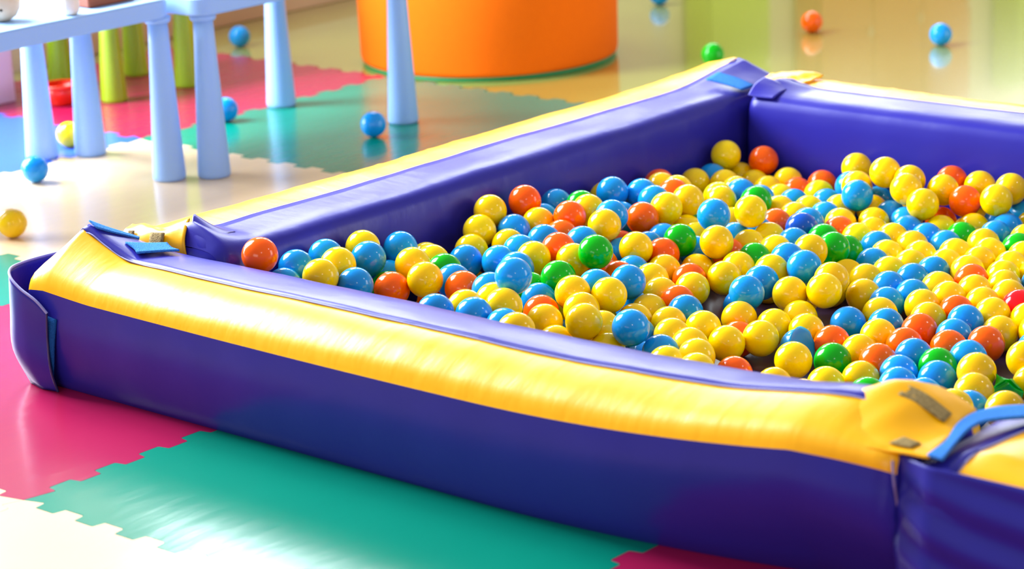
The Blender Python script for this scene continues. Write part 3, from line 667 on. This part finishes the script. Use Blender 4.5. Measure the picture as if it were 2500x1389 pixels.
0.8984|0.7823|0.0732|y||yellow ball left of the bare patch, yellow ball below, blue ball below
0.9655|0.9178|0.0608|y||yellow ball right of the bare patch, orange ball below, yellow ball lower right
0.9653|0.8014|0.0714|y||yellow ball right of the bare patch, yellow ball lower left, blue ball upper left
1.0318|0.9391|0.0514|y||yellow ball right of the bare patch, blue ball lower right
1.0444|1.0076|0.0526|y||yellow ball right of the bare patch, yellow ball left, blue ball below
1.1009|0.9475|0.0512|y||yellow ball right of the bare patch, blue ball lower left
1.0029|0.8622|0.0413|o||orange ball right of the bare patch, orange ball below
0.9446|0.7305|0.0716|y||yellow ball left of the bare patch, blue ball upper right, yellow ball right
1.0328|0.7831|0.0583|y||yellow ball right of the bare patch, orange ball right, yellow ball upper left
1.0678|0.8442|0.0589|y||yellow ball right of the bare patch, orange ball left, yellow ball upper left
1.0078|0.7020|0.0712|y||yellow ball right of the bare patch, second from left of the yellow ones
1.1325|0.8736|0.0448|b|fold|creased blue ball right of the bare patch, yellow ball below
1.1856|0.7800|0.0538|y||yellow ball right of the bare patch, yellow ball upper right, green ball right
1.0586|0.6543|0.0714|y||yellow ball right of the bare patch, yellow ball upper left, yellow ball above
0.9918|0.6344|0.0723|b||blue ball right of the bare patch, yellow ball lower right, yellow ball upper right
1.0417|0.5860|0.0724|y||yellow ball right of the bare patch, yellow ball above, yellow ball right
1.1113|0.5832|0.0721|y||yellow ball right of the bare patch, orange ball right, blue ball upper left
1.1176|0.6889|0.0383|o||orange ball right of the bare patch, orange ball above
1.2290|0.8438|0.0424|g||green ball right of the bare patch, yellow ball below
1.2910|0.7288|0.0394|y||yellow ball right of the bare patch, green ball above
1.3228|0.7935|0.0382|y||yellow ball right of the bare patch, green ball below
1.3740|0.8397|0.0462|b||blue ball right of the bare patch, blue ball below, orange ball above
1.4098|0.7800|0.0464|b||blue ball right of the bare patch, blue ball above, blue ball below
1.4535|0.8404|0.0496|b||blue ball right of the bare patch, green ball above
1.5246|0.8547|0.0733|y||yellow ball at the right picture edge, orange ball above
1.5657|0.7761|0.0651|y||yellow ball right of the bare patch, blue ball below, yellow ball lower left
1.4759|0.7582|0.0446|b||blue ball right of the bare patch, blue ball left
1.3882|0.7141|0.0414|g||green ball right of the bare patch, yellow ball above
1.4548|0.6919|0.0431|b||blue ball right of the bare patch, blue ball above, yellow ball right
1.5229|0.6826|0.0543|y||yellow ball right of the bare patch, blue ball above, blue ball upper left
1.6038|0.6434|0.0798|y||yellow ball right of the bare patch, blue ball right, yellow ball below
1.5943|0.7131|0.0558|b||blue ball right of the bare patch, yellow ball left, yellow ball above
1.5860|0.8430|0.0565|g|crush|crushed green ball at the right picture edge, yellow ball below
1.6629|0.7141|0.0678|y||yellow ball at the right picture edge, green ball above, blue ball left
1.5623|0.9612|0.0745|y||yellow ball at the right picture edge, blue ball upper right, yellow ball upper right
1.6040|0.9111|0.0497|y||yellow ball at the right picture edge, yellow ball above, green ball left
1.6469|0.5906|0.0654|y||yellow ball right of the bare patch, twentieth from left of the yellow ones
0.5240|0.5896|0.1465|b||blue ball in the near left corner, green ball upper left
0.4743|0.5867|0.0979|o||orange ball in the near left corner, yellow ball upper left
0.6801|0.3678|0.1662|b||blue ball behind the front wall, orange ball upper right
0.8974|0.5945|0.0698|y||yellow ball left of the bare patch, ninth from left of the yellow ones
0.8056|0.5561|0.0788|y||yellow ball left of the bare patch, yellow ball upper left, orange ball upper left
0.7518|0.6553|0.0549|b||blue ball left of the bare patch, yellow ball upper right, orange ball upper left
"""
for ln in BALLS.strip().split('\n'):
    x, y, z, c, kind, lab = ln.split('|')
    ball(float(x), float(y), float(z), c, kind, lab, 'plastic balls in the pit')
FILL = "0.967,0.322,0.038;0.372,0.466,0.038;0.572,0.664,0.038;0.376,0.673,0.038;0.384,1.412,0.038;0.620,1.840,0.038;1.760,0.461,0.038;0.399,1.497,0.038;0.532,0.565,0.038;0.419,1.280,0.038;0.817,0.339,0.038;0.454,0.346,0.038;0.848,0.416,0.038;1.538,0.586,0.038;1.221,0.328,0.038;0.464,0.788,0.038;1.770,0.689,0.038;0.442,0.930,0.038;0.365,0.927,0.038;1.305,0.285,0.038;1.292,0.654,0.038;1.379,0.556,0.038;0.843,1.189,0.038;1.432,0.407,0.038;0.680,0.414,0.038;0.631,0.801,0.038;1.633,0.780,0.038;0.359,1.151,0.038;0.963,0.427,0.038;0.424,0.590,0.038;0.896,1.266,0.038;0.935,1.858,0.038;0.335,1.299,0.038;0.377,0.797,0.038;0.891,0.353,0.038;0.727,0.502,0.038;1.533,0.457,0.038;1.206,0.473,0.038;1.622,0.361,0.038;0.627,0.492,0.038;1.188,0.606,0.038;0.613,0.308,0.038;1.719,0.529,0.038;1.013,0.496,0.038;0.607,1.414,0.038;1.045,0.334,0.038;0.736,0.734,0.038;1.758,0.351,0.038;1.343,0.423,0.038;0.621,1.505,0.038;1.067,0.437,0.038;0.721,0.305,0.038;0.396,0.302,0.038;0.780,1.825,0.038;1.502,0.328,0.038;0.517,1.234,0.038;1.356,0.355,0.038;1.110,0.360,0.038;0.344,1.080,0.038;0.543,0.429,0.038;0.456,1.357,0.038;1.708,0.623,0.038;0.657,0.623,0.038;1.688,0.335,0.038;0.352,1.008,0.038;0.314,1.457,0.038;0.481,1.462,0.038;1.262,0.563,0.038;1.601,0.518,0.038;0.504,1.646,0.038;0.331,0.353,0.038;0.652,0.720,0.038;1.134,0.482,0.038;0.910,0.484,0.038;1.604,0.431,0.038;0.420,1.102,0.038;0.317,1.526,0.038;0.505,1.002,0.038;1.132,0.280,0.038;0.390,0.390,0.038;0.679,0.878,0.038;0.507,0.735,0.038;0.451,0.526,0.038;0.636,1.131,0.038;0.520,0.280,0.038;0.539,0.348,0.038;0.519,0.935,0.038;0.958,1.137,0.038;0.670,1.271,0.038;1.458,0.480,0.038;0.958,0.580,0.038;1.173,0.399,0.038;0.957,1.782,0.038;0.552,0.497,0.038;0.533,0.802,0.038;0.443,1.583,0.038;1.359,0.635,0.038;0.623,1.060,0.038;1.429,0.310,0.038;0.323,0.866,0.038;0.874,1.047,0.038;0.469,0.444,0.038;0.603,0.561,0.038;0.510,1.562,0.038;0.430,0.723,0.038;0.315,0.555,0.038;0.551,0.871,0.038;0.425,0.847,0.038;0.893,0.275,0.038;0.526,1.101,0.038;0.766,0.409,0.038;1.592,0.294,0.038;1.744,0.277,0.038;0.359,1.591,0.038;0.833,0.500,0.038;0.963,1.237,0.038;1.434,0.617,0.038;1.692,0.438,0.038;0.604,0.918,0.038;0.808,0.693,0.038;1.260,0.400,0.038;1.343,0.492,0.038;0.605,0.384,0.038;0.590,1.330,0.038;0.480,0.640,0.049;1.789,0.526,0.048;0.312,0.623,0.046;0.703,0.794,0.040;0.927,0.664,0.041;0.325,1.216,0.038;1.218,0.672,0.041;0.326,0.275,0.040;1.785,0.603,0.040;0.862,1.337,0.040;0.318,0.755,0.043;0.722,0.346,0.105;0.325,0.445,0.107;0.927,0.338,0.104;0.729,0.460,0.097;0.394,0.435,0.096;0.833,0.339,0.105;0.811,0.450,0.101;0.436,0.325,0.106;0.462,1.093,0.098;0.705,0.540,0.096;0.907,0.405,0.095;0.318,1.006,0.100;0.654,0.368,0.098;0.368,0.366,0.101;0.537,0.532,0.098;0.600,0.498,0.102"
bm = bmesh.new(); bmesh.ops.create_uvsphere(bm, u_segments=20, v_segments=12, radius=0.034)
sv = [tuple(v.co) for v in bm.verts]; sf = [[v.index for v in f.verts] for f in bm.faces]; bm.free(); BV = []; BF = []; BI = []
mats = ['y', 'y', 'b', 'y', 'y', 'b', 'y']; fi = 0
for s in FILL.split(';'):
    x, y, z = map(float, s.split(','))
    n0 = len(BV)
    for v in sv: BV.append((v[0] + x, v[1] + y, v[2] + z))
    for f in sf: BF.append([i + n0 for i in f]); BI.append(fi % 7)
    fi += 1
me = bpy.data.meshes.new('buried_balls'); me.from_pydata(BV, [], BF); me.update()
o = link('buried_balls', me, None, kind='stuff', label='balls buried beneath the top layer of the pit', cat='ball')
for c in mats: me.materials.append(BALL[c])
me.polygons.foreach_set('material_index', BI)
for p in me.polygons: p.use_smooth = True

OUT = [(-2.323, 2.696, 0.0225, 'b', 'blue ball on the olive floor by the foot of the cream wall'),
       (-1.46, 1.83, 0.035, 'b', 'blue ball on the red mat peeking out behind a blue table leg'),
       (-0.957, 1.905, 0.035, 'b', 'blue ball on the green mat touching the right front table leg'),
       (-1.352, 1.062, 0.035, 'b', 'blue ball on the cream mat before the leftmost table leg'),
       (-1.60, 1.38, 0.035, 'y', 'yellow ball between the two leftmost blue table legs'),
       (-0.955, 0.674, 0.035, 'y', 'yellow ball alone on the cream mat at the left picture edge'),
       (-0.773, 3.205, 0.0225, 'g', 'green ball on the floor just beyond the far pit corner'),
       (-0.815, 3.803, 0.0225, 'o', 'orange ball alone on the olive floor beyond the far padded wall'),
       (-0.343, 3.815, 0.0225, 'b', 'blue ball on the orange tinged floor beyond the far padded wall'),
       (-1.574, 3.987, 0.0225, 'b', 'blue ball on the floor cut by the top picture edge')]
for x, y, z, c, lab in OUT: ball(x, y, z, c, '', lab, 'plastic balls strewn on the floor')

# ------------------------------------------------------------ children's tables
def slab(name, x0, x1, y0, y1, z0, z1, rad, m, parent):
    bm = bmesh.new(); pts = []
    for cx, cy, a0 in ((x1 - rad, y1 - rad, 0), (x0 + rad, y1 - rad, 90), (x0 + rad, y0 + rad, 180), (x1 - rad, y0 + rad, 270)):
        for k in range(9): a = math.radians(a0 + k * 90 / 8); pts.append((cx + rad * math.cos(a), cy + rad * math.sin(a)))
    mx, my = (x0 + x1) / 2, (y0 + y1) / 2; rings = []
    for z, q in ((z0, 0.985), (z0 + 0.004, 1.0), (z1 - 0.005, 1.0), (z1, 0.985)):
        rings.append([bm.verts.new((mx + (x - mx) * (1 - (1 - q) * 0.7), my + (y - my) * (1 - (1 - q) * 0.7), z)) for x, y in pts])
    for A, B in zip(rings, rings[1:]):
        for i in range(len(A)): bm.faces.new((A[i], A[(i + 1) % len(A)], B[(i + 1) % len(A)], B[i]))
    bm.faces.new(rings[0]); bm.faces.new(rings[-1])
    return link(name, bm_mesh(name, bm), m, parent, smooth=False)
LEG = [(0.0, 0.0), (0.038, 0.0), (0.042, 0.004), (0.0425, 0.012), (0.040, 0.06), (0.036, 0.15), (0.0315, 0.25), (0.027, 0.35), (0.0245, 0.42), (0.0, 0.42)]
def table(cx, cy, hx, hy, label, legs):
    t = thing('childrens_table', (cx, cy, 0), label, 'table', 'light blue tables')
    slab('table_top', -hx, hx, -hy, hy, 0.421, 0.468, 0.045, M['blue_plastic'], t)
    for lx, ly in legs:
        o = lathe('leg', LEG, M['blue_plastic'], t, seg=40); o.location = (lx - cx, ly - cy, 0)
        s = lathe('socket', [(0.0, 0.405), (0.030, 0.405), (0.033, 0.41), (0.034, 0.4205), (0.0, 0.4205)], M['blue_plastic'], o, seg=32)
    return t
table(-1.310, 0.920, 0.272, 0.378, 'light blue plastic children\'s table at the left edge with toys on it',
      [(-1.077, 1.274), (-1.561, 1.251), (-1.077, 0.62), (-1.561, 0.62)])
table(-1.235, 1.72, 0.277, 0.405, 'light blue plastic children\'s table nearer the orange pouf, only rim and legs visible',
      [(-1.000, 1.358), (-1.478, 1.350), (-1.479, 2.064), (-1.016, 2.085)])
def toy(name, loc, prof, m, label, cat, tilt=(0, 0, 0)):
    o = lathe(name, prof, m, None, seg=36, label=label, cat=cat); o.location = loc; o.rotation_euler = tilt; return o
t = thing('wooden_toy', (-1.16, 0.86, 0.468), 'pale round wooden toy with a dark eye hole on the table', 'toy')
lathe('body', [(0.0, 0.0), (0.018, 0.002), (0.034, 0.012), (0.044, 0.030), (0.046, 0.050), (0.040, 0.072), (0.024, 0.088), (0.0, 0.094)], M['wood_pale'], t)
e = lathe('eye', [(0, 0), (0.003, 0.001), (0.0032, 0.003), (0, 0.004)], M['dark'], t, seg=16); e.location = (0.034, -0.028, 0.032); e.rotation_euler = (math.radians(60), 0, math.radians(45))
toy('wooden_peg', (-1.075, 1.0, 0.468), [(0.0, 0.0), (0.013, 0.001), (0.020, 0.006), (0.0225, 0.016), (0.022, 0.05), (0.020, 0.08), (0.0, 0.082)], M['wood_cream'], 'cream rounded wooden peg on the table edge', 'toy')
o = box('wooden_block', (-0.028, 0.028, -0.075, 0.075, 0, 0.035), M['wood_brown'], bev=0.004, label='reddish brown wooden block lying on the table', cat='toy'); o.location = (-1.13, 1.155, 0.4685)

# lime child's stool under and behind the tables
t = thing('childrens_stool', (-2.10, 1.98, 0), 'lime green plastic children\'s chair with thick tapered legs behind the blue tables', 'chair')
slab('seat', -0.19, 0.19, -0.19, 0.19, 0.285, 0.315, 0.05, M['lime_plastic'], t)
LEG2 = [(0.0, 0.0), (0.036, 0.0), (0.039, 0.004), (0.039, 0.012), (0.034, 0.10), (0.028, 0.20), (0.023, 0.285), (0.0, 0.285)]
for lx, ly in ((-1.967, 1.852), (-2.218, 2.155), (-1.942, 2.119), (-2.267, 1.898)):
    o = lathe('leg', LEG2, M['lime_plastic'], t, seg=36); o.location = (lx + 2.10, ly - 1.98, 0)
bm = bmesh.new(); box_bm(bm, -0.17, 0.17, 0.165, 0.19, 0.315, 0.60, bev=0.01); link('backrest', bm_mesh('backrest', bm), M['lime_plastic'], t, smooth=False)

t = thing('toy_bowl', (-2.075, 1.745, 0), 'red orange plastic bowl on the red mat behind the tables', 'bowl')
lathe('bowl', [(0.0, 0.0), (0.036, 0.0), (0.044, 0.006), (0.052, 0.03), (0.056, 0.058), (0.053, 0.058), (0.046, 0.02), (0.0, 0.008)], M['red_plastic'], t)
lathe('rim', [(0.055, 0.050), (0.060, 0.053), (0.060, 0.061), (0.055, 0.063), (0.051, 0.060)], M['red_plastic'], t)

t = thing('play_bench', (-2.35, 1.60, 0), 'pale pink painted play bench at the left picture edge by the wall', 'bench')
box('side_board', (0.085, 0.115, -0.16, 0.10, 0.0, 0.26), M['pink_board'], t)
bm = bmesh.new(); box_bm(bm, -0.20, 0.10, -0.16, -0.135, 0.115, 0.26, bev=0.004); link('front_board', bm_mesh('front_board', bm), M['pink_board'], t, smooth=False)
box('seat_board', (-0.22, 0.13, -0.18, 0.12, 0.262, 0.285), M['pink_board'], t)
box('shelf', (-0.20, 0.083, -0.13, 0.09, 0.085, 0.105), M['dark_green'], t, label='dark green shelf')
box('side_board', (-0.225, -0.205, -0.16, 0.10, 0.0, 0.26), M['pink_board'], t)

# orange pouf
t = thing('round_pouf', (-1.475, 2.975, -0.0125), 'large round orange felt pouf standing beyond the mats', 'pouf')
lathe('body', [(0.0, 0.012), (0.390, 0.012), (0.402, 0.016), (0.4055, 0.03), (0.408, 0.20), (0.407, 0.39), (0.402, 0.402), (0.38, 0.41), (0.0, 0.41)], M['orange_felt'], t, seg=96)
lathe('base_trim', [(0.0, 0.0), (0.395, 0.0), (0.399, 0.004), (0.399, 0.0125), (0.38, 0.013)], M['green_trim'], t, seg=96)

# cabinets along the left wall, seen as reflections in the glossy floor
def cabinet(y0, y1, h, m, label, doors):
    t = thing('low_cabinet', (WX + 0.18, (y0 + y1) / 2, -0.0125), label, 'cabinet'); w = (y1 - y0) / 2
    box('carcass', (-0.16, -0.04, -w, w, 0.0, h), m, t)
    for i in range(doors):
        a = -w + 2 * w * i / doors; b = -w + 2 * w * (i + 1) / doors
        d = box('door', (-0.038, -0.020, a + 0.006, b - 0.006, 0.03, h - 0.02), m, t)
        k = lathe('knob', [(0, 0), (0.006, 0), (0.006, 0.01), (0.013, 0.014), (0.011, 0.024), (0, 0.026)], M['frame_white'], d, seg=16); k.location = (-0.020, b - 0.05, h * 0.55); k.rotation_euler = (0, math.pi / 2, 0)
cabinet(5.56, 5.99, 1.15, M['lime_paint'], 'lime painted cabinet whose green reflection streaks the floor', 1)
cabinet(6.38, 7.68, 1.15, M['orange_paint'], 'orange painted cabinet whose broad reflection colours the far floor', 3)
cabinet(8.13, 9.2, 1.15, M['lime_paint'], 'lime painted cabinet at the far end of the wall', 2)
